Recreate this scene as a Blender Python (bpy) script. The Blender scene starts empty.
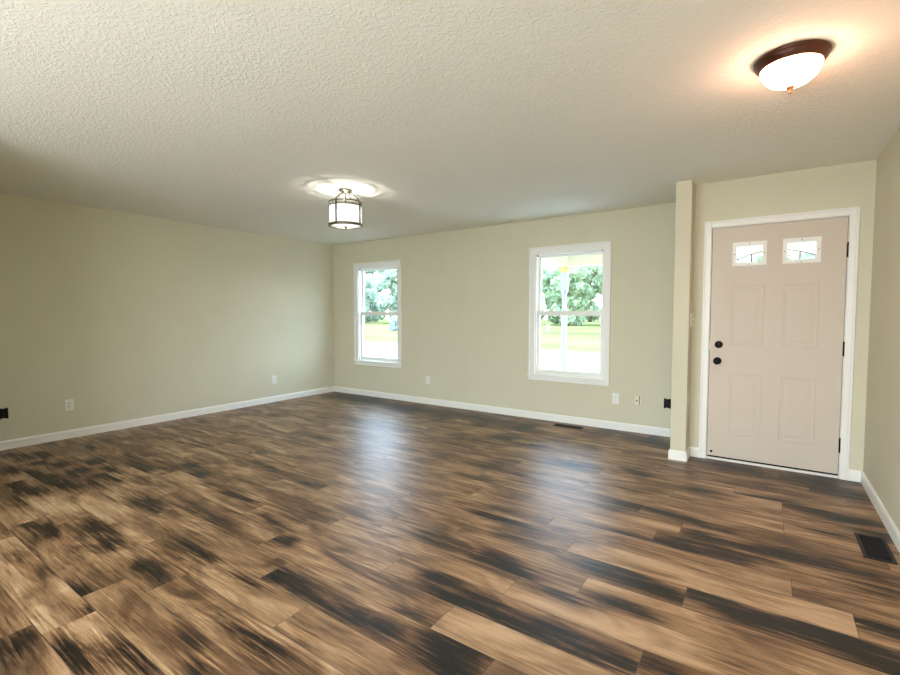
import bpy, math, random
from mathutils import Vector, Matrix
random.seed(7)
PI = math.pi
S = bpy.context.scene
C = S.collection

# ------------------------------------------------------------------ camera
YAW, PITCH, ROLL, F = -0.6017, -0.0498, -0.0006, 462.79
CX, CY, CZ = 6.0411, -5.3286, 1.3013
cd = bpy.data.cameras.new('camera'); cam = bpy.data.objects.new('camera', cd); C.objects.link(cam)
cd.sensor_fit = 'HORIZONTAL'; cd.sensor_width = 36; cd.lens = F / 900 * 36
cd.clip_start = 0.02; cd.clip_end = 600
fw = Vector((math.sin(YAW) * math.cos(PITCH), math.cos(YAW) * math.cos(PITCH), math.sin(PITCH)))
rt = Vector((math.cos(YAW), -math.sin(YAW), 0)); up = rt.cross(fw)
r2 = rt * math.cos(ROLL) + up * math.sin(ROLL); u2 = up * math.cos(ROLL) - rt * math.sin(ROLL)
cam.matrix_world = Matrix(((r2.x, u2.x, -fw.x, CX), (r2.y, u2.y, -fw.y, CY), (r2.z, u2.z, -fw.z, CZ), (0, 0, 0, 1)))
S.camera = cam

# ------------------------------------------------------------------ light and exposure
SKY = 12; SUN = 9
LAMP_DRUM = 12; LAMP_DOME = 54; FILL_GLOBE = 102
S.view_settings.view_transform = 'Standard'; S.view_settings.look = 'None'
S.view_settings.gamma = 1; S.view_settings.use_curve_mapping = False
S.view_settings.exposure = 0.30
S.cycles.use_denoising = True
S.cycles.max_bounces = 10; S.cycles.diffuse_bounces = 6; S.cycles.transparent_max_bounces = 12
S.cycles.sample_clamp_indirect = 6
w = bpy.data.worlds.new('sky'); S.world = w; w.use_nodes = True
nt = w.node_tree; nt.nodes.clear()
wo = nt.nodes.new('ShaderNodeOutputWorld'); bg = nt.nodes.new('ShaderNodeBackground')
tc = nt.nodes.new('ShaderNodeTexCoord'); sep = nt.nodes.new('ShaderNodeSeparateXYZ'); rp = nt.nodes.new('ShaderNodeValToRGB')
rp.color_ramp.elements[0].position = 0.0; rp.color_ramp.elements[0].color = (.82, .91, 1, 1)
rp.color_ramp.elements[1].position = 0.5; rp.color_ramp.elements[1].color = (.52, .73, 1, 1)
nt.links.new(tc.outputs['Generated'], sep.inputs[0]); nt.links.new(sep.outputs['Z'], rp.inputs[0])
nt.links.new(rp.outputs[0], bg.inputs[0]); nt.links.new(bg.outputs[0], wo.inputs[0])
bg.inputs[1].default_value = SKY
sl = bpy.data.lights.new('sun', 'SUN'); so = bpy.data.objects.new('sun', sl); C.objects.link(so)
sl.energy = SUN; sl.angle = 0.03; sl.color = (1, .96, .88)
so.rotation_euler = Vector((-.62, 0.0, -.78)).to_track_quat('-Z', 'Y').to_euler(); so.location = (30, 0, 40)

def portal(x, y, z, sx, sz, rx):
    l = bpy.data.lights.new('window_portal', 'AREA'); l.shape = 'RECTANGLE'; l.size = sx; l.size_y = sz
    l.cycles.is_portal = True
    o = bpy.data.objects.new('window_portal', l); C.objects.link(o); o.location = (x, y, z); o.rotation_euler = (rx, 0, 0)
# portals only guide the sampling of the sky through the windows, they give no light
portal(1.011, .125, 1.30, .83, 1.47, -PI / 2); portal(4.08, .125, 1.30, .83, 1.47, -PI / 2)
portal(4.6, -7.62, 1.15, 3.6, 2.1, PI / 2)  # for the added glazing behind the camera

# ------------------------------------------------------------------ materials
def mat(name, col, rough=.6, metal=0, spec=.5, bump=None, var=0, vs=3, em=None, es=0):
    m = bpy.data.materials.new(name); m.use_nodes = True; n = m.node_tree; b = n.nodes['Principled BSDF']
    b.inputs['Base Color'].default_value = (*col, 1); b.inputs['Roughness'].default_value = rough
    b.inputs['Metallic'].default_value = metal; b.inputs['Specular IOR Level'].default_value = spec
    if em: b.inputs['Emission Color'].default_value = (*em, 1); b.inputs['Emission Strength'].default_value = es
    t = n.nodes.new('ShaderNodeTexCoord')
    if bump:
        for (sc, st, dt) in bump:
            z = n.nodes.new('ShaderNodeTexNoise'); z.inputs['Scale'].default_value = sc; z.inputs['Detail'].default_value = dt
            k = n.nodes.new('ShaderNodeBump'); k.inputs['Distance'].default_value = st
            n.links.new(t.outputs['Object'], z.inputs['Vector']); n.links.new(z.outputs[0], k.inputs['Height'])
            if b.inputs['Normal'].links: n.links.new(b.inputs['Normal'].links[0].from_socket, k.inputs['Normal'])
            n.links.new(k.outputs[0], b.inputs['Normal'])
    if var:
        z = n.nodes.new('ShaderNodeTexNoise'); z.inputs['Scale'].default_value = vs; z.inputs['Detail'].default_value = 4
        r = n.nodes.new('ShaderNodeValToRGB'); n.links.new(t.outputs['Object'], z.inputs['Vector'])
        r.color_ramp.elements[0].position = .3; r.color_ramp.elements[1].position = .7
        r.color_ramp.elements[0].color = (*[c * (1 - var) for c in col], 1); r.color_ramp.elements[1].color = (*[min(1, c * (1 + var)) for c in col], 1)
        n.links.new(z.outputs[0], r.inputs[0]); n.links.new(r.outputs[0], b.inputs['Base Color'])
    return m

M = {}
M['wall'] = mat('wall_paint', (.635, .604, .465), .75, spec=.3, bump=[(160, .0006, 3)], var=.015)
M['trim'] = mat('trim_paint', (.84, .83, .79), .4)
M['door'] = mat('door_paint', (.59, .51, .42), .5, bump=[(220, .0002, 2)])
M['sash'] = mat('vinyl_sash', (.80, .80, .76), .35)
M['black'] = mat('black_metal', (.008, .007, .008), .6, 0, spec=.2)
M['dark'] = mat('dark_recess', (.006, .006, .007), .9)
M['regist'] = mat('black_register', (.012, .011, .015), .45, 0, spec=.3)
M['plate'] = mat('white_plastic', (.82, .81, .76), .35)
M['ivory'] = mat('ivory_plastic', (.76, .73, .54), .4)
M['slot'] = mat('slot', (.05, .045, .04), .6)
M['steel'] = mat('steel', (.55, .54, .5), .35, .9)
M['bronze'] = mat('oiled_bronze', (.085, .03, .016), .32, .6)
M['copper'] = mat('copper_finial', (.45, .2, .09), .35, .7)
M['nickel'] = mat('aged_pewter', (.20, .18, .13), .38, .8)
M['domeglass'] = mat('alabaster_glass', (.9, .86, .8), .3, em=(1, .52, .36), es=LAMP_DOME)
M['globe'] = mat('fill_globe', (.9, .88, .84), .4, em=(1, .96, .86), es=FILL_GLOBE)  # glow of the added globes behind the camera
M['bronze2'] = mat('dark_bronze', (.06, .05, .035), .45, .3)
M['lead'] = mat('lead_came', (.05, .06, .06), .5, .5)
M['gravel'] = mat('pale_gravel', (.135, .132, .13), .9, spec=0, var=.12, vs=.8)
M['concrete'] = mat('concrete', (.62, .62, .62), .8, var=.08, vs=.6)
M['white_out'] = mat('exterior_white', (.33, .335, .36), .6)
M['soffit'] = mat('soffit_cream', (.66, .60, .46), .7)
M['pine'] = mat('raw_pine', (.62, .42, .14), .6)
M['bark'] = mat('bark', (.20, .15, .10), .9, var=.3, vs=8)
M['brick'] = mat('siding', (.55, .52, .45), .8)

def ceil_mat():
    m = mat('knockdown_ceiling', (.83, .82, .73), .85, spec=.2); n = m.node_tree; b = n.nodes['Principled BSDF']
    t = n.nodes.new('ShaderNodeTexCoord')
    z = n.nodes.new('ShaderNodeTexNoise'); z.inputs['Scale'].default_value = 62; z.inputs['Detail'].default_value = 2.5; z.inputs['Distortion'].default_value = .6
    r = n.nodes.new('ShaderNodeValToRGB'); r.color_ramp.elements[0].position = .47; r.color_ramp.elements[1].position = .62
    k = n.nodes.new('ShaderNodeBump'); k.inputs['Distance'].default_value = .0016; k.inputs['Strength'].default_value = .8
    n.links.new(t.outputs['Object'], z.inputs['Vector']); n.links.new(z.outputs[0], r.inputs[0])
    n.links.new(r.outputs[0], k.inputs['Height']); n.links.new(k.outputs[0], b.inputs['Normal'])
    return m
M['ceil'] = ceil_mat()

def glass_mat(name, tint=(.97, .99, .98), gl=.06):
    m = bpy.data.materials.new(name); m.use_nodes = True; n = m.node_tree; n.nodes.clear()
    o = n.nodes.new('ShaderNodeOutputMaterial'); a = n.nodes.new('ShaderNodeBsdfTransparent'); g = n.nodes.new('ShaderNodeBsdfGlossy'); x = n.nodes.new('ShaderNodeMixShader')
    a.inputs[0].default_value = (*tint, 1); g.inputs['Roughness'].default_value = .02; x.inputs[0].default_value = gl
    n.links.new(a.outputs[0], x.inputs[1]); n.links.new(g.outputs[0], x.inputs[2]); n.links.new(x.outputs[0], o.inputs[0]); return m
M['glass'] = glass_mat('window_glass')

def frost_mat(name, col, em, es, tr):
    m = bpy.data.materials.new(name); m.use_nodes = True; n = m.node_tree; n.nodes.clear()
    o = n.nodes.new('ShaderNodeOutputMaterial'); a = n.nodes.new('ShaderNodeBsdfTranslucent'); d = n.nodes.new('ShaderNodeBsdfDiffuse')
    x = n.nodes.new('ShaderNodeMixShader'); e = n.nodes.new('ShaderNodeEmission'); p = n.nodes.new('ShaderNodeAddShader')
    tp = n.nodes.new('ShaderNodeBsdfTransparent'); y = n.nodes.new('ShaderNodeMixShader'); y.inputs[0].default_value = tr
    a.inputs[0].default_value = (*col, 1); d.inputs[0].default_value = (*col, 1); x.inputs[0].default_value = .4
    e.inputs[0].default_value = (*em, 1); e.inputs[1].default_value = es
    n.links.new(a.outputs[0], x.inputs[1]); n.links.new(d.outputs[0], x.inputs[2])
    n.links.new(x.outputs[0], y.inputs[1]); n.links.new(tp.outputs[0], y.inputs[2])
    n.links.new(y.outputs[0], p.inputs[0]); n.links.new(e.outputs[0], p.inputs[1]); n.links.new(p.outputs[0], o.inputs[0]); return m
M['drumglass'] = frost_mat('seeded_white_glass', (.20, .20, .195), (1, .98, .93), .42, .55)
M['lite'] = frost_mat('obscure_glass', (.9, .95, .93), (0, 0, 0), 0, .88)

def leaf_mat(name, c1, c2):
    m = mat(name, c1, .6, spec=.1); n = m.node_tree; b = n.nodes['Principled BSDF']
    g = n.nodes.new('ShaderNodeNewGeometry'); r = n.nodes.new('ShaderNodeValToRGB')
    r.color_ramp.elements[0].color = (*c1, 1); r.color_ramp.elements[1].color = (*c2, 1)
    n.links.new(g.outputs['Random Per Island'], r.inputs[0]); n.links.new(r.outputs[0], b.inputs['Base Color'])
    t = n.nodes.new('ShaderNodeBsdfTranslucent'); x = n.nodes.new('ShaderNodeMixShader'); x.inputs[0].default_value = .45
    o = n.nodes['Material Output']; n.links.new(r.outputs[0], t.inputs[0]); n.links.new(b.outputs[0], x.inputs[1]); n.links.new(t.outputs[0], x.inputs[2]); n.links.new(x.outputs[0], o.inputs[0])
    return m
M['leaf'] = leaf_mat('leaves_green', (.27, .37, .21), (.47, .56, .38))
M['leaf2'] = leaf_mat('leaves_blue_green', (.33, .42, .34), (.48, .58, .49))
M['leaf3'] = leaf_mat('leaves_grey', (.14, .22, .22), (.42, .52, .52))

def lawn_mat():
    m = mat('lawn', (.3, .4, .12), .9, spec=0); n = m.node_tree; b = n.nodes['Principled BSDF']
    t = n.nodes.new('ShaderNodeTexCoord'); mp = n.nodes.new('ShaderNodeMapping'); mp.inputs['Scale'].default_value = (.05, .16, 1)
    z = n.nodes.new('ShaderNodeTexNoise'); z.inputs['Scale'].default_value = 1.0; z.inputs['Detail'].default_value = 6
    r = n.nodes.new('ShaderNodeValToRGB'); r.color_ramp.elements[0].position = .35; r.color_ramp.elements[1].position = .62
    r.color_ramp.elements[0].color = (.080, .105, .038, 1); r.color_ramp.elements[1].color = (.15, .16, .068, 1)
    n.links.new(t.outputs['Object'], mp.inputs[0]); n.links.new(mp.outputs[0], z.inputs['Vector']); n.links.new(z.outputs[0], r.inputs[0]); n.links.new(r.outputs[0], b.inputs['Base Color'])
    return m
M['lawn'] = lawn_mat()

def floor_mat():
    m = mat('vinyl_plank', (.3, .2, .1), .34, spec=.50); n = m.node_tree; b = n.nodes['Principled BSDF']; L = n.links.new
    def nd(t, **k):
        q = n.nodes.new(t)
        for a, v in k.items(): setattr(q, a, v)
        return q
    def math_(op, a, bb=None, clamp=False):
        q = nd('ShaderNodeMath', operation=op); q.use_clamp = clamp
        for i, v in enumerate((a, bb)):
            if v is None: continue
            if isinstance(v, (int, float)): q.inputs[i].default_value = v
            else: L(v, q.inputs[i])
        return q.outputs[0]
    dk = nd('ShaderNodeAttribute', attribute_name='dark').outputs['Fac']
    tn = nd('ShaderNodeAttribute', attribute_name='tone').outputs['Fac']
    sd = nd('ShaderNodeAttribute', attribute_name='seed').outputs['Fac']
    uv = nd('ShaderNodeUVMap', uv_map='plank').outputs[0]
    pos = nd('ShaderNodeTexCoord').outputs['Object']
    off = nd('ShaderNodeCombineXYZ'); L(math_('MULTIPLY', sd, 37.0), off.inputs[0]); L(math_('MULTIPLY', sd, 91.0), off.inputs[1]); L(sd, off.inputs[2])
    ad = nd('ShaderNodeVectorMath', operation='ADD'); L(pos, ad.inputs[0]); L(off.outputs[0], ad.inputs[1])
    def noise(sx, sy, det=4, dist=0, rough=.55):
        mp = nd('ShaderNodeMapping'); mp.inputs['Scale'].default_value = (sx, sy, 1); L(ad.outputs[0], mp.inputs[0])
        z = nd('ShaderNodeTexNoise'); z.inputs['Scale'].default_value = 1; z.inputs['Detail'].default_value = det; z.inputs['Distortion'].default_value = dist; z.inputs['Roughness'].default_value = rough
        L(mp.outputs[0], z.inputs['Vector']); return z.outputs[0]
    big = noise(1.9, 7, 3, .9); streak = noise(2.0, 48, 5, 1.2, .62); fine = noise(11, 220, 3, .4, .6); swirl = noise(3.6, 20, 4, 1.8, .6)
    # darkness = placed smoky blotches broken up by grain + random grain streaks
    grain = math_('MULTIPLY', math_('SUBTRACT', streak, .5), 1.9)
    sw = math_('MULTIPLY', math_('SUBTRACT', swirl, .5), 1.0)
    fn = math_('MULTIPLY', math_('SUBTRACT', fine, .5), .8)
    bg_ = math_('MULTIPLY', math_('SUBTRACT', big, .47), 1.25)
    mod = math_('MAXIMUM', math_('ADD', math_('MULTIPLY', math_('ADD', grain, sw), 1.5), 1.0), 0.0)
    d = math_('MULTIPLY', dk, mod)
    tot = math_('ADD', math_('ADD', d, math_('MULTIPLY', grain, .42)), math_('ADD', math_('MULTIPLY', sw, .24), math_('ADD', math_('MULTIPLY', fn, .22), bg_)))
    tot = math_('ADD', tot, math_('ADD', tn, .31))
    r = nd('ShaderNodeValToRGB'); e = r.color_ramp.elements
    e[0].position = 0; e[0].color = (.49, .32, .19, 1); e[1].position = 1; e[1].color = (.005, .003, .002, 1)
    for p, c in ((.25, (.30, .176, .090)), (.5, (.135, .068, .031)), (.80, (.024, .011, .006))):
        q = e.new(p); q.color = (*c, 1)
    L(tot, r.inputs[0])
    # seams
    sx = nd('ShaderNodeSeparateXYZ'); L(uv, sx.inputs[0])
    eu = math_('MINIMUM', sx.outputs[0], math_('SUBTRACT', 1.22, sx.outputs[0])); ev = math_('MINIMUM', sx.outputs[1], math_('SUBTRACT', .1852, sx.outputs[1]))
    ed = math_('MINIMUM', eu, ev); seam = math_('SUBTRACT', 1, math_('DIVIDE', ed, .0028), True); seam.node.use_clamp = True
    gm = math_('SUBTRACT', 1.0, math_('ADD', math_('MULTIPLY', grain, .26), math_('ADD', math_('MULTIPLY', fn, .7), math_('MULTIPLY', sw, .15))))
    gc = nd('ShaderNodeVectorMath', operation='SCALE'); L(r.outputs[0], gc.inputs[0]); L(math_('MAXIMUM', gm, .25), gc.inputs['Scale'])
    mx = nd('ShaderNodeMix', data_type='RGBA'); L(math_('MULTIPLY', seam, .75), mx.inputs[0]); L(gc.outputs[0], mx.inputs[6]); mx.inputs[7].default_value = (.02, .012, .008, 1)
    L(mx.outputs[2], b.inputs['Base Color'])
    h = math_('SUBTRACT', math_('ADD', math_('MULTIPLY', streak, .6), math_('MULTIPLY', noise(30, 110, 4), .8)), math_('MULTIPLY', seam, 1.5))
    k = nd('ShaderNodeBump'); k.inputs['Distance'].default_value = .0011; k.inputs['Strength'].default_value = .55; L(h, k.inputs['Height']); L(k.outputs[0], b.inputs['Normal'])
    rr = math_('ADD', math_('MULTIPLY', streak, .14), .345); L(rr, b.inputs['Roughness'])
    return m
M['floor'] = floor_mat()

# ------------------------------------------------------------------ mesh helpers
class MB:
    def __init__(s): s.v = []; s.f = []; s.sm = []
    def add(s, vs, fs, smooth=False):
        o = len(s.v); s.v += [tuple(p) for p in vs]; s.f += [tuple(i + o for i in f) for f in fs]; s.sm += [smooth] * len(fs)
        return s
    def box(s, x0, x1, y0, y1, z0, z1, bev=0):
        if bev <= 0:
            vs = [(x, y, z) for z in (z0, z1) for y in (y0, y1) for x in (x0, x1)]
            return s.add(vs, [(0, 2, 3, 1), (4, 5, 7, 6), (0, 1, 5, 4), (2, 6, 7, 3), (0, 4, 6, 2), (1, 3, 7, 5)])
        import bmesh
        bm = bmesh.new(); bmesh.ops.create_cube(bm, size=1)
        for q in bm.verts: q.co = Vector(((x0 + x1) / 2 + q.co.x * (x1 - x0), (y0 + y1) / 2 + q.co.y * (y1 - y0), (z0 + z1) / 2 + q.co.z * (z1 - z0)))
        bmesh.ops.bevel(bm, geom=bm.edges[:], offset=bev, segments=2, affect='EDGES', profile=.5)
        bm.verts.index_update(); s.add([q.co[:] for q in bm.verts], [[q.index for q in f.verts] for f in bm.faces]); bm.free(); return s
    def lathe(s, prof, n=32, c=(0, 0, 0), axis='z', cap=True):
        vs = []; m = len(prof)
        for i in range(n):
            a = 2 * PI * i / n
            for r, h in prof:
                p = (r * math.cos(a), r * math.sin(a), h)
                if axis == 'y': p = (p[0], -p[2], p[1])
                if axis == 'x': p = (p[2], p[0], p[1])
                vs.append((c[0] + p[0], c[1] + p[1], c[2] + p[2]))
        fs = [(i * m + j, ((i + 1) % n) * m + j, ((i + 1) % n) * m + j + 1, i * m + j + 1) for i in range(n) for j in range(m - 1)]
        if cap and prof[0][0] > 1e-6: fs.append(tuple(i * m for i in range(n))[::-1])
        if cap and prof[-1][0] > 1e-6: fs.append(tuple(i * m + m - 1 for i in range(n)))
        return s.add(vs, fs, True)
    def tube(s, pts, r, n=8, closed=False):
        pts = [Vector(p) for p in pts]; N = len(pts); vs = []
        rs = r if isinstance(r, (list, tuple)) else [r] * N
        ref = Vector((0.13, 0.29, 1)).normalized()
        for i, p in enumerate(pts):
            a = pts[(i - 1) % N] if (closed or i > 0) else p; b = pts[(i + 1) % N] if (closed or i < N - 1) else p
            t = (b - a).normalized(); u = t.cross(ref)
            if u.length < 1e-3: u = t.cross(Vector((1, 0, 0)))
            u.normalize(); q = t.cross(u)
            for k in range(n): vs.append(p + (u * math.cos(2 * PI * k / n) + q * math.sin(2 * PI * k / n)) * rs[i])
        fs = [(i * n + k, i * n + (k + 1) % n, ((i + 1) % N) * n + (k + 1) % n, ((i + 1) % N) * n + k) for i in range(N if closed else N - 1) for k in range(n)]
        if not closed: fs += [tuple(range(n))[::-1], tuple((N - 1) * n + k for k in range(n))]
        return s.add(vs, fs, True)
    def band(s, r0, r1, z0, z1, n=48, c=(0, 0, 0)):
        return s.lathe([(r0, z0), (r1, z0), (r1, z1), (r0, z1), (r0, z0)], n, c, cap=False)
    def xf(s, m):
        s.v = [tuple(m @ Vector(p)) for p in s.v]; return s
    def build(s, name, m, parent=None, loc=None):
        me = bpy.data.meshes.new(name); me.from_pydata(s.v, [], s.f); me.materials.append(m)
        for p, k in zip(me.polygons, s.sm): p.use_smooth = k
        me.update(); o = bpy.data.objects.new(name, me); C.objects.link(o)
        if parent: o.parent = parent
        if loc: o.location = loc
        return o
def tag(o, label, cat, group=None, kind=None):
    o['label'] = label; o['category'] = cat
    if group: o['group'] = group
    if kind: o['kind'] = kind
    return o
def struct(o, label=None, cat=None):
    o['kind'] = 'structure'
    if label: o['label'] = label
    if cat: o['category'] = cat
    return o
def empty(name, loc, rot=(0, 0, 0)):
    o = bpy.data.objects.new(name, None); C.objects.link(o); o.location = loc; o.rotation_euler = rot; o.empty_display_size = .1; return o

# ------------------------------------------------------------------ room measures
TF = .118; H = 2.458; YD = -.6125; XW = 6.6798; XL, XR, YW = 5.3459, 5.4733, -.8193; YB = -7.6; T = .15
W1, W2 = (.593, 1.429), (3.663, 4.498); ZB, ZT = .565, 2.04
SX = 5.6154; DW = .920; DT = 2.058

# ------------------------------------------------------------------ floor of planks
ROWJ = {-1: 1.20, 1: .01, 4: .04, 2: .72, 5: .80, 8: .88, 3: .345, 7: .46, 15: .62, 12: .76, 16: .055, 19: .23, 14: .055, 20: .05, 10: .07, 9: .28}
P0, PW, PL = -4.583, .1852, 1.22
def px2floor(x, y):
    d = fw + r2 * ((x - 450) / F) - u2 * ((y - 337.5) / F)
    k = -CZ / d.z
    return CX + d.x * k, CY + d.y * k
# dark smoky blotches of the wood print, dim light painted in far left, read off the photograph: (px, py, strength)
BL = [(345,396,.9),(360,399,.9),(378,402,.9),(395,405,.9),(412,408,.9),(430,411,.9),(450,414,.9),(470,416,.8),(490,419,.8),(510,422,.9),(530,425,.8),(590,434,.7),(640,440,.9),(665,445,.9),(700,462,.8),(725,466,.9),(750,470,.8),(790,478,.8),(815,481,.9),(10,470,1),(50,480,1),(70,475,1),(95,462,1),(35,463,1),(110,470,1),(90,485,.8),(25,492,.9),(140,478,.5),(10,455,.8),(100,475,1),(60,465,1),(30,475,1),(15,485,1),(80,470,1),(115,478,1),(65,485,.9),(25,458,.9),(45,455,.8),(90,448,.6),(135,462,.8),(40,490,.8),(20,500,.6),
 (30,525,.8),(50,525,.9),(45,535,.7),(55,530,.8),(95,525,.9),(105,532,1),(110,545,.9),(140,500,.9),(155,507,.8),(130,455,.6),(145,470,.5),(165,468,.5),
 (145,565,1),(158,575,1),(12,560,.55),(75,590,.8),(50,570,.8),(95,610,.8),(60,648,1),(70,660,.9),(120,645,.9),(140,662,.9),(15,650,.6),(25,640,.5),(90,670,.5),
 (190,465,.9),(200,475,1),(215,485,.8),(235,495,.7),(247,500,.7),(190,508,.6),(212,520,.6),(188,545,1),(255,462,.5),(270,468,.5),(310,483,.55),(325,487,.5),
 (262,515,.7),(275,525,.7),(285,540,.6),(300,520,.4),(318,440,.3),(260,452,.5),(240,440,.5),(200,445,.5),(175,440,.5),
 (205,557,1),(250,583,.8),(268,574,1),(285,575,.8),(300,592,.7),(318,600,.6),(345,615,.5),(190,640,.8),(200,670,.9),(255,645,.5),(232,625,.6),(270,657,.5),(330,555,.4),(350,570,.4),
 (500,436,1),(512,438,1),(455,437,.8),(475,440,.6),(440,460,.5),(495,465,.7),(520,475,.4),(440,476,.5),(480,480,.7),(497,487,.6),(500,510,.9),(488,515,.9),(515,522,.7),(510,535,.7),(530,542,.6),(432,535,.7),(442,542,.6),(450,498,.4),
 (432,578,.9),(447,580,.9),(460,602,1),(475,605,1),(487,603,.9),(488,559,.9),(502,562,1),(522,575,.6),(512,625,.8),(532,635,.8),(388,627,.8),(433,655,.8),(447,665,.9),(365,620,.5),(425,622,.7),(448,640,.7),(470,650,.6),
 (655,438,1),(630,435,.9),(610,431,.8),(620,470,.7),(637,469,.9),(585,465,.4),(630,490,.7),(650,490,.6),(640,507,.9),(662,512,.9),(618,505,.6),(680,517,.8),(612,530,.6),(630,535,.8),(660,541,.9),(682,546,.8),(700,535,.9),(716,530,.8),(700,490,.8),(565,530,.3),(690,500,.4),
 (598,568,.6),(622,573,.9),(640,581,.9),(670,596,.8),(615,600,.8),(627,609,.9),(642,615,.7),(565,595,.5),(548,590,.5),(690,550,1),(708,551,1),(580,650,.9),(600,656,.8),(620,661,.7),(558,635,.8),(543,620,.5),(650,665,.7),(700,595,.9),(712,600,.8),(560,553,.4),
 (760,497,.8),(780,500,.9),(820,490,1),(840,490,.9),(855,496,.8),(858,481,.9),(835,480,.8),(800,507,.9),(820,511,.9),(850,520,.8),(868,522,.8),(830,534,.7),(780,551,.9),(758,550,.8),(800,560,.8),(735,561,.9),(740,470,.7),(765,475,.6),(820,476,.8),(725,541,.8),(880,536,.6),
 (740,556,.7),(830,565,.8),(870,576,.7),(882,590,.7),(745,615,.8),(762,621,.8),(790,625,.8),(812,635,.9),(840,643,1),(862,652,1),(880,660,1),(895,667,1),(870,625,.8),(887,632,.8),(770,600,.5),(740,670,.6),(770,640,.7),(820,600,.5),
 (400,410,.7),(440,418,.8),(480,424,.7),(520,428,.8),(365,400,.8),(345,397,.8),(560,440,.7),(590,448,.6),(540,432,.6)]
# pale stretches
LT = [(100,510,.3),(130,510,.3),(40,560,.4),(60,580,.4),(85,600,.4),(65,505,.3),(205,455,.3),(240,467,.3),(230,560,.3),(260,605,.5),(290,600,.4),(240,590,.3),(225,505,.2),(250,530,.3),(150,610,.3),
 (470,575,.3),(500,590,.4),(530,600,.4),(475,620,.45),(500,630,.4),(470,645,.3),(400,600,.2),(560,560,.4),(600,560,.4),(640,560,.4),(590,585,.5),(620,590,.4),(650,630,.3),(620,635,.45),(590,620,.4),(560,615,.4),
 (740,575,.4),(780,580,.4),(800,612,.4),(830,620,.5),(850,628,.5),(760,505,.4),(775,525,.35),(740,520,.3),(640,520,.3),(670,527,.5),(650,523,.4),(730,590,.4),(700,620,.3),(600,520,.3),(560,505,.2)]
rnd = random.Random(11)
def build_floor():
    planks = {}
    r0 = int(math.floor((YB - P0) / PW)) ; r1 = int(math.ceil((0.0 - P0) / PW))
    for r in range(r0, r1 + 1):
        off = ROWJ.get(r, rnd.random() * PL)
        for k in range(-1, 7):
            xa, xb = off + k * PL, off + (k + 1) * PL
            if xb <= 0 or xa >= XW + .1: continue
            planks[(r, k)] = dict(xa=xa, off=off, bl=[], tone=rnd.uniform(-.07, .09), seed=rnd.random())
    def put(x, y, s, auto=False):
        r = math.floor((y - P0) / PW)
        for (rr, k), p in planks.items():
            if rr == r and p['xa'] <= x < p['xa'] + PL:
                p['bl'].append((x - p['xa'], y - (P0 + r * PW), (rnd.uniform(.08, .17) if s > 0 else rnd.uniform(.18, .32)), (rnd.uniform(.035, .065) if s > 0 else rnd.uniform(.045, .08)), s)); return
    def spot(px, py, s):
        x, y = px2floor(px, py); A = px2floor(px + 10, py); B = px2floor(px, py + 5)
        ex = max(abs(A[0] - x), abs(B[0] - x)); ey = max(abs(A[1] - y), abs(B[1] - y)) * .8
        if ey < .085: return put(x, y, s)
        lx, ly = max(rnd.uniform(.08, .15), ex), ey
        for (rr, k), p in planks.items():
            if abs(P0 + (rr + .5) * PW - y) < ly * 1.6 + PW / 2 and p['xa'] - 2 * lx < x < p['xa'] + PL + 2 * lx:
                p['bl'].append((x - p['xa'], y - (P0 + rr * PW), lx * rnd.uniform(.8, 1.2), ly, s * rnd.uniform(.6, 1.1)))
    for x, y, s in BL: spot(x, y, s * (.95 if x < 125 and y < 495 else .60))  # far-left blotches made stronger, painting the dim light there into the print
    for x, y, s in LT: spot(x, y, -s * .42)
    for _ in range(60): put(rnd.uniform(0, XW), rnd.uniform(YB, -5.2), rnd.uniform(.2, .6))
    for _ in range(40): put(rnd.uniform(0, XW), rnd.uniform(-2.5, 0), rnd.uniform(.1, .4))
    vs, fs, dk, tn, sd, uvs = [], [], [], [], [], []
    NX, NY = 30, 5
    for (r, k), p in planks.items():
        ya = P0 + r * PW; b0 = len(vs)
        for j in range(NY + 1):
            for i in range(NX + 1):
                u, v = PL * i / NX, PW * j / NY
                x = min(max(p['xa'] + u, -.02), XW + .05); y = min(max(ya + v, YB), 0.06)
                vs.append((x, y, 0)); s = 0
                for bx, by, lx, ly, st in p['bl']:
                    s += st * math.exp(-((x - p['xa'] - bx) / lx) ** 2 - ((v - by) / ly) ** 2)
                dk.append(max(-.5, min(.70, s))); tn.append(p['tone']); sd.append(p['seed']); uvs.append((x - p['xa'], y - ya))
        for j in range(NY):
            for i in range(NX):
                a = b0 + j * (NX + 1) + i; q = (a, a + 1, a + NX + 2, a + NX + 1)
                if abs(vs[q[0]][0] - vs[q[1]][0]) > 1e-5 and abs(vs[q[0]][1] - vs[q[3]][1]) > 1e-5: fs.append(q)
    me = bpy.data.meshes.new('floor'); me.from_pydata(vs, [], fs); me.materials.append(M['floor'])
    for nm, arr in (('dark', dk), ('tone', tn), ('seed', sd)):
        a = me.attributes.new(nm, 'FLOAT', 'POINT'); a.data.foreach_set('value', arr)
    uvl = me.uv_layers.new(name='plank')
    for lp in me.loops: uvl.data[lp.index].uv = uvs[lp.vertex_index]
    o = bpy.data.objects.new('floor', me); C.objects.link(o)
    return struct(o)
build_floor()
struct(MB().box(-T, XW + T, YB - T, T, -.30, -.004).build('floor_slab', M['concrete']))
struct(MB().box(-T, XW + T, YB - T, T, H, H + .12).build('ceiling', M['ceil']))

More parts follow.
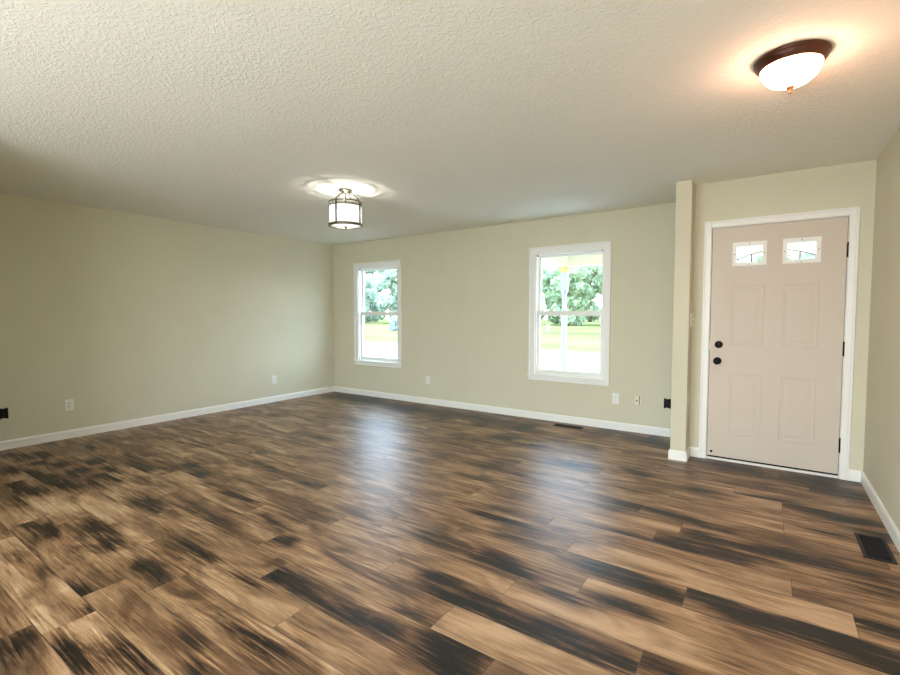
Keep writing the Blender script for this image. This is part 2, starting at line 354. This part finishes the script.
# ------------------------------------------------------------------ walls
def wall_y(mb, x0, x1, ya, yb, holes):     # wall in the xz plane with rectangular holes
    x = x0
    for (a, b, za, zb) in sorted(holes):
        mb.box(x, a, ya, yb, 0, H)
        if za > 0: mb.box(a, b, ya, yb, 0, za)
        if zb < H: mb.box(a, b, ya, yb, zb, H)
        x = b
    mb.box(x, x1, ya, yb, 0, H); return mb
struct(wall_y(MB(), 0, XL, 0, TF, [(*W1, ZB, ZT), (*W2, ZB, ZT)]).build('wall_front', M['wall']))
struct(MB().box(-T, 0, YB - T, T, 0, H).build('wall_left', M['wall']))
struct(MB().box(XW, XW + T, YB - T, YD + .15, 0, H).build('wall_right', M['wall']))
struct(MB().box(XL, XR, YW, T, 0, H, .004).build('wall_partition', M['wall']))
struct(wall_y(MB(), XR, XW, YD, YD + .13, [(SX - .02, SX + DW + .02, 0, DT + .02)]).build('wall_entry', M['wall']))
BX0, BX1 = 2.75, 6.45
struct(wall_y(MB(), 0, XW, YB - T, YB, [(BX0, BX1, .06, 2.2)]).build('wall_back', M['wall']))

struct(MB().box(0, 2.08, -4.95, -4.84, 0, H).build('wall_shade_stub', M['wall']))  # unseen wall stub added to shade the left edge of the view
def base_run(mb, p, q, side, h=.088, t=.012):       # baseboard along p->q, sticking out to `side`
    p, q, n = Vector((*p, 0)), Vector((*q, 0)), Vector((*side, 0))
    prof = [(0, 0), (t, 0), (t, h - .018), (t * .55, h - .004), (t * .3, h), (0, h)]
    vs = [tuple(e + n * a + Vector((0, 0, b))) for e in (p, q) for a, b in prof]; m = len(prof)
    mb.add(vs, [(i, (i + 1) % m, m + (i + 1) % m, m + i) for i in range(m)] + [tuple(range(m))[::-1], tuple(range(m, 2 * m))]); return mb
struct(base_run(MB(), (0, YB), (0, -.0005), (1, 0)).build('baseboard_left', M['trim']))
struct(base_run(MB(), (.012, 0), (XL - .012, 0), (0, -1)).build('baseboard_front', M['trim']))
bp_ = MB(); base_run(bp_, (XL, 0), (XL, YW - .012), (-1, 0)); base_run(bp_, (XL, YW), (XR, YW), (0, -1)); base_run(bp_, (XR, YW - .012), (XR, YD), (1, 0))
struct(bp_.build('baseboard_partition', M['trim']))
be = MB(); base_run(be, (XR + .012, YD), (SX - .0611, YD), (0, -1)); base_run(be, (SX + DW + .0611, YD), (XW - .012, YD), (0, -1))
struct(be.build('baseboard_entry', M['trim']))
struct(base_run(MB(), (XW, YB), (XW, YD), (-1, 0)).build('baseboard_right', M['trim']))

# ------------------------------------------------------------------ windows
def ring(mb, x0, x1, z0, z1, wl, y0, y1, wt=None, wb=None):
    wt = wl if wt is None else wt; wb = wl if wb is None else wb
    mb.box(x0, x0 + wl, y0, y1, z0, z1); mb.box(x1 - wl, x1, y0, y1, z0, z1)
    if wt: mb.box(x0 + wl, x1 - wl, y0, y1, z1 - wt, z1)
    if wb: mb.box(x0 + wl, x1 - wl, y0, y1, z0, z0 + wb)
    return mb
def window(name, x0, x1, label):
    t = empty(name, ((x0 + x1) / 2, 0, ZB)); o = Vector(t.location)
    def P(n, mb, m, par=None):
        ob = mb.build(n, m); ob.parent = par or t; ob.matrix_parent_inverse = Matrix.Translation(-o)
        return ob
    c = MB(); cw = .08
    for (a, b, th) in ((0, .062, .017), (.062, .08, .026)):   # inner flat, raised outer back band
        c.box(x0 - b, x0 - a, -th, 0, ZB - .02, ZT + b, .003); c.box(x1 + a, x1 + b, -th, 0, ZB - .02, ZT + b, .003)
        c.box(x0 - a, x1 + a, -th, 0, ZT + a, ZT + b, .003)
    P('casing', c, M['trim'])
    P('window_stool', MB().box(x0 - .088, x1 + .088, -.034, .03, ZB - .022, ZB, .005), M['trim'])
    P('apron', MB().box(x0 - .08, x1 + .08, -.02, 0, .487, ZB - .022, .004), M['trim'])
    P('jamb', ring(MB(), x0, x1, ZB, ZT, .012, 0, TF), M['sash'])
    # upper sash in the outer track, lower sash in the inner one
    us = P('upper_sash', ring(MB(), x0 + .012, x1 - .012, 1.285, ZT - .012, .030, .076, .104, .030, .055), M['sash'])
    g = MB().box(x0 + .045, x1 - .045, .091, .095, 1.335, ZT - .04); q = g.build('pane', M['glass'], us); 
    ls = P('lower_sash', ring(MB(), x0 + .012, x1 - .012, ZB, 1.342, .032, .038, .072, .055, .058), M['sash'])
    g = MB().box(x0 + .045, x1 - .045, .053, .057, .62, 1.29); q = g.build('pane', M['glass'], ls)
    for fx in (.23, .77):
        x = x0 + (x1 - x0) * fx; lk = MB().box(x - .022, x + .022, .036, .066, 1.342, 1.350, .002); lk.lathe([(.011, 0), (.011, .010), (.007, .013)], 12, (x, .052, 1.35)); lk.box(x - .004, x + .028, .042, .050, 1.357, 1.364, .001)
        P('sash_lock', lk, M['ivory'])
    for x in (x0 + .012, x1 - .024):
        P('jamb_mark', MB().box(x, x + .012, .012, .034, ZT - .028, ZT - .012, .002), M['black'])  # small dark block in each top corner of the jamb
    struct(t, label, 'window')
    return t
window('window_1', *W1, 'narrow white double-hung window nearest the left corner')
window('window_2', *W2, 'white double-hung window nearer the front door, porch post outside')
# unseen glazed opening added behind the camera to let in more daylight
bw = empty('fill_glazing', ((BX0 + BX1) / 2, YB, .06)); struct(bw)
bf = ring(MB(), BX0, BX1, .06, 2.2, .05, YB - T, YB).box(4.57, 4.63, YB - .1, YB - .05, .11, 2.15).build('fill_glazing_frame', M['sash']); bf.parent = bw; bf.matrix_parent_inverse = Matrix.Translation(-bw.location)
bpn = MB().box(BX0 + .05, BX1 - .05, YB - .08, YB - .075, .11, 2.15).build('pane', M['glass']); bpn.parent = bw; bpn.matrix_parent_inverse = Matrix.Translation(-bw.location)

# ------------------------------------------------------------------ front door
dr = struct(empty('door_1', (SX + DW / 2, YD, 0)), 'beige panelled front door with two small leaded lites', 'door')
DI = Matrix.Translation(-Vector(dr.location))
def D(n, mb, m, par=None):
    ob = mb.build(n, m)
    if par: ob.parent = par
    else: ob.parent = dr; ob.matrix_parent_inverse = DI
    return ob
x0, x1 = SX, SX + DW; ys = YD + .004
LIT = [(5.772, 6.018), (6.126, 6.374)]; LZ0, LZ1 = 1.716, 1.918; GZ0, GZ1 = 1.743, 1.886
sm = MB(); xs = x0 + .004
lx = [(a + .03, b - .03) for a, b in LIT]
sm.box(xs, x1 - .004, ys, ys + .042, .034, GZ0); sm.box(xs, x1 - .004, ys, ys + .042, GZ1, DT - .003)
sm.box(xs, lx[0][0], ys, ys + .042, GZ0, GZ1); sm.box(lx[0][1], lx[1][0], ys, ys + .042, GZ0, GZ1); sm.box(lx[1][1], x1 - .004, ys, ys + .042, GZ0, GZ1)
D('door_slab', sm, M['door'])
def frustum(mb, xa, xb, za, zb, y, loops):       # nested rectangles (inset, depth)
    vs = []
    for ins, dep in loops: vs += [(xa + ins, y - dep, za + ins), (xb - ins, y - dep, za + ins), (xb - ins, y - dep, zb - ins), (xa + ins, y - dep, zb - ins)]
    fs = [(k * 4 + i, k * 4 + (i + 1) % 4, k * 4 + 4 + (i + 1) % 4, k * 4 + 4 + i) for k in range(len(loops) - 1) for i in range(4)]
    n = (len(loops) - 1) * 4; fs.append((n, n + 1, n + 2, n + 3)); return mb.add(vs, fs)
for (a, b) in ((5.775, 6.013), (6.137, 6.375)):
    for (za, zb) in ((1.03, 1.547), (.243, .786)):
        D('door_panel', frustum(MB(), a, b, za, zb, ys, [(0, 0), (.006, .0024), (.016, .0018), (.024, .0003), (.040, .0006), (.058, .003)]), M['door'])
import bisect
def arc_pts(xa, xb, y):
    out = []
    for i in range(13):
        x = xa + (xb - xa) * i / 12; out.append((x, y, 1.838 - .92 * (x - 6.075) ** 2 + .0))
    return out
for i, (a, b) in enumerate(LIT):
    fr = D('lite_frame', ring(MB(), a, b, LZ0, LZ1, .03, ys - .011, ys + .002, .030, .027), M['trim'])
    D('pane', MB().box(a + .02, b - .02, ys + .016, ys + .020, LZ0 + .02, LZ1 - .02), M['lite'], fr)
    xm = 5.911 if i == 0 else 6.241
    cm = MB().tube(arc_pts(a + .032, b - .032, ys + .012), .0032, 6)
    cm.tube([(xm, ys + .012, 1.838 - .92 * (xm - 6.075) ** 2), (xm, ys + .012, GZ0)], .0045, 6)
    D('leading', cm, M['lead'], fr)
    for (sx_, sz_) in (((a + b) / 2, LZ1 - .013), ((a + b) / 2, LZ0 + .012), (a + .014, (LZ0 + LZ1) / 2), (b - .014, (LZ0 + LZ1) / 2)):
        D('screw', MB().lathe([(.0045, 0), (.004, .002), (0, .0025)], 10, (sx_, ys - .0105, sz_), 'y'), M['slot'], fr)
D('door_knob', MB().lathe([(.032, 0), (.032, .006), (.027, .010), (.012, .014), (.011, .034), (.020, .040), (.028, .050), (.029, .058), (.024, .066), (.010, .070), (0, .070)], 28, (5.681, ys, .889), 'y'), M['black'])
db = D('deadbolt', MB().lathe([(.032, 0), (.032, .008), (.027, .016), (.010, .018), (0, .018)], 28, (5.688, ys, 1.034), 'y'), M['black'])
D('thumb_turn', MB().box(5.682, 5.694, ys - .034, ys - .017, 1.020, 1.052, .002), M['black'], db)
D('latch_plate', MB().box(x0 - .001, x0 + .004, ys - .001, ys + .02, .985, 1.04), M['steel'])
D('door_hole', MB().lathe([(.011, 0), (.010, .003), (.004, .0035), (0, .002)], 14, (5.652, ys, .072), 'y'), M['black'])
for z in (1.80, 1.03, .266):
    hg = D('hinge', MB().box(x1 - .006, x1 + .009, ys - .008, ys + .004, z - .053, z + .053, .001), M['black'])
    D('hinge_pin', MB().tube([(x1 + .001, ys - .009, z - .058), (x1 + .001, ys - .009, z + .058)], .006, 10), M['black'], hg)
D('door_jamb', ring(MB(), x0 - .02, x1 + .02, 0, DT + .02, .02, YD + .001, YD + .125, .02, 0), M['trim'])
D('weatherstrip', ring(MB(), x0, x1, 0, DT, .010, YD + .046, YD + .06, .010, 0), M['black'])
D('threshold', MB().box(x0, x1, YD - .006, YD + .13, .001, .020, .003), M['trim'])
D('door_sweep', MB().box(x0 + .004, x1 - .004, ys + .004, ys + .038, .0205, .034), M['black'])
tr = MB(); cw = .0611
for (a, b, th) in ((.004, .045, .014), (.045, cw, .019)):
    tr.box(x0 - b, x0 - a, YD - th, YD, 0, DT + b, .003); tr.box(x1 + a, x1 + b, YD - th, YD, 0, DT + b, .003); tr.box(x0 - a, x1 + a, YD - th, YD, DT + a, DT + b, .003)
struct(tr.build('trim_1', M['trim']))

# ------------------------------------------------------------------ wall plates (built facing -y, then turned)
def duplex(loc, rz, label, kind='duplex', m='plate', tilt=0):
    t = empty('electrical_outlet', loc, (0, tilt, rz)); t['label'] = label; t['category'] = 'electrical outlet'
    MB().box(-.0365, .0365, -.006, 0, -.059, .059, .003).build('cover_plate', M[m], t)
    if kind == 'duplex':
        for z in (.0195, -.0195):
            r = MB().box(-.0165, .0165, -.0085, -.005, z - .0135, z + .0135, .003).build('receptacle', M[m], t)
            for q_ in ((-.0085, -.006, z - .003, z + .007), (.006, .0085, z - .002, z + .006), (-.0025, .0025, z - .010, z - .006)): MB().box(q_[0], q_[1], -.0095, -.008, q_[2], q_[3]).build('slot', M['slot'], r)
        MB().lathe([(.003, 0), (.0028, .0012), (0, .0016)], 10, (0, -.006, 0), 'y').build('screw', M['steel'], t)
    else:
        r = MB().box(-.0165, .0165, -.0085, -.005, -.033, .033, .003).build('receptacle', M['ivory'], t)
        for z in (.017, -.017):
            for q_ in (-.008, .0056): MB().box(q_, q_ + .0024, -.0092, -.008, z - .003, z + .006).build('slot', M['slot'], r)
        for z in (.048, -.048): MB().lathe([(.003, 0), (0, .0014)], 10, (0, -.006, z), 'y').build('screw', M['steel'], t)
    return t
duplex((0, -3.616, .352), -PI / 2 + PI, 'cream outlet plate low on left wall, right of the open black box', 'decora')
duplex((0, -1.162, .335), PI / 2, 'small white duplex outlet low on left wall near the corner')
duplex((1.994, 0, .352), 0, 'white duplex outlet low on far wall just right of the narrow window')
duplex((4.649, 0, .353), 0, 'white duplex outlet below and right of the window nearer the door')
# bare ivory jack without its cover
t = empty('wall_jack', (4.888, 0, .356)); t['label'] = 'uncovered ivory wall jack with a dark gap, between white outlet and black box'; t['category'] = 'wall jack'
MB().box(-.027, .012, -.010, 0, -.047, .047, .003).build('mounting_strap', M['ivory'], t)
MB().box(.012, .019, -.002, 0, -.045, .048).build('gap', M['dark'], t)  # flat dark strip standing in for the shade inside the gap
MB().box(.019, .027, -.008, 0, -.040, .036, .002).build('box_edge', M['ivory'], t)
MB().lathe([(.008, 0), (.008, .006), (.004, .008), (0, .008)], 12, (-.010, -.010, -.002), 'y').build('jack', M['slot'], t)
MB().lathe([(.003, 0), (0, .002)], 10, (-.006, -.010, .034), 'y').build('screw', M['steel'], t)
def openbox(loc, rz, label):
    t = empty('electrical_box', loc, (0, 0, rz)); t['label'] = label; t['category'] = 'electrical box'
    MB().box(-.034, .034, -.0015, 0, -.045, .045).build('opening', M['dark'], t)  # flat dark sheet standing in for the shaded hollow of the box
    b = MB(); ring(b, -.034, .034, -.047, .047, .004, -.006, 0)
    b.box(-.034, -.018, -.008, 0, .040, .054, .002).box(.016, .034, -.008, 0, .040, .052, .002).box(-.034, -.020, -.008, 0, -.056, -.042, .002).box(.018, .034, -.008, 0, -.053, -.042, .002)
    b.build('box_rim', M['black'], t)
    MB().tube([(-.012, -.002, .03), (-.004, -.010, .012), (.006, -.008, -.004), (.002, -.003, -.02)], .003, 8).build('wire', M['regist'], t)
    return t
openbox((5.184, 0, .355), 0, 'open black electrical box on far wall beside the partition end')
openbox((0, -4.125, .352), PI / 2, 'open black electrical box on left wall at the photo edge')
t = empty('light_switch', (XR, -.705, 1.25), (0, 0, PI / 2)); t['label'] = 'white toggle light switch on the side of the narrow partition by the door'; t['category'] = 'light switch'
MB().box(-.0365, .0365, -.011, 0, -.059, .059, .003).build('cover_plate', M['plate'], t)
MB().box(-.006, .006, -.030, -.005, -.004, .014, .002).build('toggle', M['plate'], t)
for z in (.03, -.03): MB().lathe([(.003, 0), (0, .0014)], 10, (0, -.006, z), 'y').build('screw', M['steel'], t)

# ------------------------------------------------------------------ floor registers
def register(loc, sx_, sy_, label, along):
    t = empty('floor_register', loc); t['label'] = label; t['category'] = 'floor vent'; t['group'] = 'black floor registers'
    hx, hy = sx_ / 2, sy_ / 2
    f = MB(); m_ = .016
    f.box(-hx, -hx + m_, -hy, hy, 0, .006, .002).box(hx - m_, hx, -hy, hy, 0, .006, .002).box(-hx + m_, hx - m_, -hy, -hy + m_, 0, .006, .002).box(-hx + m_, hx - m_, hy - m_, hy, 0, .006, .002)
    f.build('frame', M['regist'], t)
    MB().box(-hx + m_, hx - m_, -hy + m_, hy - m_, .0003, .0012).build('damper', M['dark'], t)
    lv = MB(); n = int((sy_ if along == 'x' else sx_) / .014)
    for i in range(1, n):
        if along == 'x':
            y = -hy + m_ + (sy_ - 2 * m_) * i / n; lv.box(-hx + m_, hx - m_, y - .002, y + .002, .001, .0048)
        else:
            x = -hx + m_ + (sx_ - 2 * m_) * i / n; lv.box(x - .002, x + .002, -hy + m_, hy - m_, .001, .0048)
    lv.build('louvers', M['regist'], t)
register((6.566, -1.918, 0), .135, .33, 'black floor vent in front of the door along the right wall', 'x')
register((4.165, -.175, 0), .33, .11, 'black floor vent beside the far wall baseboard under the window', 'y')

# ------------------------------------------------------------------ drum light
def drum_light(x, y):
    t = empty('ceiling_light', (x, y, H)); t['label'] = 'drum ceiling light with white glass panels in a dark metal cage'; t['category'] = 'ceiling light'
    R = .152; zt, z2, zb = -.122, -.155, -.328
    MB().lathe([(.0, 0), (.062, 0), (.064, -.008), (.058, -.018), (.03, -.028), (.016, -.036), (0, -.038)], 28).build('canopy', M['nickel'], t)
    fr = MB(); fr.band(R - .004, R + .002, zt - .005, zt + .005); fr.band(R - .004, R + .002, z2 - .005, z2 + .005)
    fr.build('top_ring', M['nickel'], t)
    MB().band(R - .020, R + .006, zb - .010, zb + .010).build('bottom_ring', M['nickel'], t)
    for k in range(4):
        a = math.radians(14) + k * PI / 2; ca, sa = math.cos(a), math.sin(a)
        pts = [(r * ca, r * sa, z) for r, z in ((.022, -.026), (.055, -.045), (.090, -.060), (.118, -.078), (.140, -.100), (.150, -.122))]
        MB().tube(pts, .006, 8).build('arm', M['nickel'], t)
        MB().tube([((R + .001) * ca, (R + .001) * sa, zt), ((R + .001) * ca, (R + .001) * sa, zb)], .008, 8).build('upright', M['bronze2'], t)
    MB().band(R - .010, R - .006, zb + .006, z2 - .004, 64).build('glass_drum', M['drumglass'], t)
    MB().lathe([(R - .012, zb + .004), (R * .6, zb - .006), (0, zb - .012)], 48, cap=False).build('bottom_glass', M['drumglass'], t)
    MB().lathe([(.0, zb - .010), (.014, zb - .012), (.016, zb - .018), (.006, zb - .024), (.009, zb - .032), (0, zb - .038)], 16).build('finial', M['nickel'], t)
    st = MB().tube([(0, 0, -.034), (0, 0, -.24)], .006, 8).build('stem', M['nickel'], t)
    for k in range(2):
        a = math.radians(100) + k * PI; c_ = (.045 * math.cos(a), .045 * math.sin(a))
        MB().tube([(0, 0, -.235), (c_[0], c_[1], -.255), (c_[0], c_[1], -.235)], .006, 8).build('socket', M['plate'], st)
        l = bpy.data.lights.new('bulb', 'POINT'); l.energy = LAMP_DRUM / 2; l.color = (1, .98, .94); l.shadow_soft_size = .007
        o = bpy.data.objects.new('bulb', l); C.objects.link(o); o.parent = t; o.location = (c_[0], c_[1], -.235)
    return t
drum_light(2.775, -2.287)

# ------------------------------------------------------------------ flush dome light
def dome_light(x, y, label):
    t = empty('ceiling_light', (x, y, H)); t['label'] = label; t['category'] = 'ceiling light'
    MB().lathe([(0, 0), (.141, 0), (.144, -.005), (.141, -.012), (.135, -.015), (.135, -.026), (.126, -.032), (.124, -.042), (.118, -.046), (.112, -.040), (0, -.03)], 64).build('rim', M['bronze'], t)
    prof = [(.115, -.044)] + [(.115 * math.cos(a), -.044 - .084 * math.sin(a)) for a in [PI / 2 * i / 14 for i in range(1, 14)]] + [(0, -.128)]
    MB().lathe(prof, 64, cap=False).build('glass_dome', M['domeglass'], t)
    MB().lathe([(0, -.124), (.016, -.126), (.019, -.132), (.011, -.138), (.006, -.146), (.008, -.152), (.003, -.160), (0, -.162)], 20).build('finial', M['copper'], t)
    return t
dome_light(6.095, -2.685, 'flush dome ceiling light with bronze rim and glowing white glass')

# ------------------------------------------------------------------ unseen globe lights added behind the camera to brighten the room
for i, x in enumerate((3.6, 4.5, 5.4)):
    t = empty('fill_pendant', (x, -7.1, H)); t['category'] = 'added fill light'; t['group'] = 'added globe lights behind the camera'
    t['label'] = 'unseen white globe light on a thin dark stem, added to brighten the room'
    MB().lathe([(0, 0), (.06, 0), (.055, -.02), (0, -.025)], 24).tube([(0, 0, -.02), (0, 0, -1.04)], .006, 8).build('stem', M['black'], t)
    MB().lathe([(0, -1.03)] + [(.12 * math.sin(PI * k / 16), -1.15 + .12 * math.cos(PI * k / 16)) for k in range(1, 16)] + [(0, -1.27)], 32).build('globe', M['globe'], t)

# ------------------------------------------------------------------ outside: porch
struct(MB().box(2.9, 7.4, TF, 2.05, -.28, -.12).build('porch_floor', M['concrete']))
struct(MB().box(3.2, 7.4, TF, 2.1, 2.26, 2.34).build('porch_ceiling', M['soffit']))
bm_ = MB(); bm_.box(3.29, 7.4, 1.73, 1.87, 2.05, 2.26); bm_.box(3.29, 3.43, TF, 1.73, 2.05, 2.26)
struct(bm_.build('porch_beam', M['soffit']))
pp = empty('porch_post', (3.36, 1.80, -.12)); pp['label'] = 'white turned porch post seen through the window nearer the door'; pp['category'] = 'post'
ps = MB(); ps.box(-.05, .05, -.05, .05, 0, .86, .006); ps.box(-.05, .05, -.05, .05, 1.80, 2.17, .006)
ps.lathe([(.048, .86), (.050, .88), (.036, .90), (.046, .93), (.036, .96), (.044, 1.02), (.046, 1.2), (.040, 1.45), (.034, 1.66), (.044, 1.69), (.034, 1.72), (.048, 1.76), (.048, 1.80)], 24)
ps.build('shaft', M['white_out'], pp)
MB().box(-.062, .062, -.062, .062, 2.085, 2.17, .004).build('pine_block', M['pine'], pp)
# ground
struct(MB().box(-26, 16, T, 15.4, -.46, -.40).build('driveway', M['gravel']))
g = MB(); N = 26
gv = [(-190 + 260 * i / N, T + 150 * j / N, -.42 + .12 * math.sin(i * 1.3) * math.sin(j * .9) * (1 if j > 4 else 0)) for j in range(N + 1) for i in range(N + 1)]
g.add(gv, [(j * (N + 1) + i, j * (N + 1) + i + 1, (j + 1) * (N + 1) + i + 1, (j + 1) * (N + 1) + i) for j in range(N) for i in range(N)], True)
struct(g.build('ground', M['lawn']))
struct(MB().box(-4, 12, YB - 9, YB - T, -.2, -.06).build('bounce_slab', M['concrete']))  # unseen pale slab added to bounce daylight in through the added glazing
struct(MB().box(-60, 40, YB - 60, T, -.46, -.42).build('ground_back', M['lawn']))

# ------------------------------------------------------------------ trees
def tree_mesh(seed, h, rad, m, low=.06, n=6500, leaf=.56):
    r = random.Random(seed); v = []; f = []
    cl = []
    for _ in range(26):
        z = h * r.uniform(low, .95); k = math.sin(PI * min(1, max(.08, (z / h) ** .8))) ** .6
        a = r.uniform(0, 2 * PI); q = rad * k * math.sqrt(r.random()) * .8
        cl.append((q * math.cos(a), q * math.sin(a), z, rad * r.uniform(.28, .5)))
    for _ in range(n):
        c = r.choice(cl); d = Vector((r.gauss(0, 1), r.gauss(0, 1), r.gauss(0, .8))).normalized() * c[3] * r.random() ** .4
        p = Vector(c[:3]) + d
        if p.z < .2: p.z = .2 + r.random()
        nrm = (d.normalized() + Vector((r.gauss(0, .7), r.gauss(0, .7), r.gauss(0, .7)))).normalized()
        u = nrm.orthogonal().normalized(); w_ = nrm.cross(u); an = r.uniform(0, PI); u, w_ = u * math.cos(an) + w_ * math.sin(an), w_ * math.cos(an) - u * math.sin(an)
        s = leaf * r.uniform(.5, 1.1); o = len(v)
        v += [tuple(p - u * s), tuple(p - w_ * s * .55), tuple(p + u * s), tuple(p + w_ * s * .55)]; f.append((o, o + 1, o + 2, o + 3))
    me = bpy.data.meshes.new('foliage'); me.from_pydata(v, [], f); me.materials.append(m); return me
def trunk_mesh(h, r0):
    m_ = MB().tube([(0, 0, 0), (.1, .05, h * .25), (-.08, .1, h * .5), (.05, 0, h * .8)], [r0, r0 * .8, r0 * .6, r0 * .25], 10)
    for k in range(5):
        a = k * 1.3; z = h * (.3 + .1 * k); m_.tube([(0, 0, z), (1.4 * math.cos(a), 1.4 * math.sin(a), z + 1.2)], [r0 * .4, r0 * .12], 6)
    me = bpy.data.meshes.new('trunk'); me.from_pydata(m_.v, [], m_.f); me.materials.append(M['bark']); return me
TM = [tree_mesh(1, 15, 3.1, M['leaf']), tree_mesh(2, 16, 3.15, M['leaf']), tree_mesh(3, 14.5, 3.1, M['leaf2']), tree_mesh(4, 15.5, 3.15, M['leaf2'])]
TK = trunk_mesh(16, .34)
def tree(me, loc, rz, sc, label, group=None):
    t = empty('tree', loc, (0, 0, rz)); t.scale = (sc,) * 3
    for n_, d_ in (('foliage', me), ('trunk', TK)):
        o = bpy.data.objects.new(n_, d_); C.objects.link(o); o.parent = t
    t['label'] = label; t['category'] = 'tree'
    if group: t['group'] = group
rt_ = random.Random(5)
for i in range(13):
    x = -86 + i * 8.4 + rt_.uniform(-.2, .2)
    left = x < -36
    tree(TM[(2 + i % 2) if left else i % 2], (x, 61 + rt_.uniform(-1, 2), -.45), rt_.uniform(0, 6.2), rt_.uniform(.95, 1.03),
         'pale blue-green tree in the distant tree line beyond the narrow window' if left else 'leafy green tree in the distant tree line beyond the porch post', 'tree line seen through the narrow window' if left else 'tree line seen behind the porch post')
for i in range(14):
    x = -98 + i * 9.2 + rt_.uniform(-.2, .2)
    tree(TM[i % 4], (x, 73 + rt_.uniform(-1, 2), -.45), rt_.uniform(0, 6.2), 1.06, 'tall leafy tree filling gaps in the back row of the distant tree line', 'back row of the tree line')
for i in range(11):
    tree(TM[(i + 2) % 4], (-118 + i * 13 + rt_.uniform(-.8, .8), 95 + rt_.uniform(-1, 2), -.45), rt_.uniform(0, 6.2), 1.45, 'largest and furthest tree, seen only through gaps in the distant tree line', 'furthest trees')
sh = tree_mesh(9, 1.9, 1.0, M['leaf3'], .1, 1400, .14); t = bpy.data.objects.new('shrub', sh); C.objects.link(t); t.location = (-23.4, 28.4, -.44)
t['label'] = 'dark grey-green bush on the lawn seen in the right of the narrow window'; t['category'] = 'shrub'
t = MB().box(-.13, .13, -.13, .13, 0, .75, .03).build('lawn_post', M['white_out']); t.location = (-11.3, 36.5, -.42)
t['label'] = 'short pale post on the lawn left of the porch post'; t['category'] = 'post'
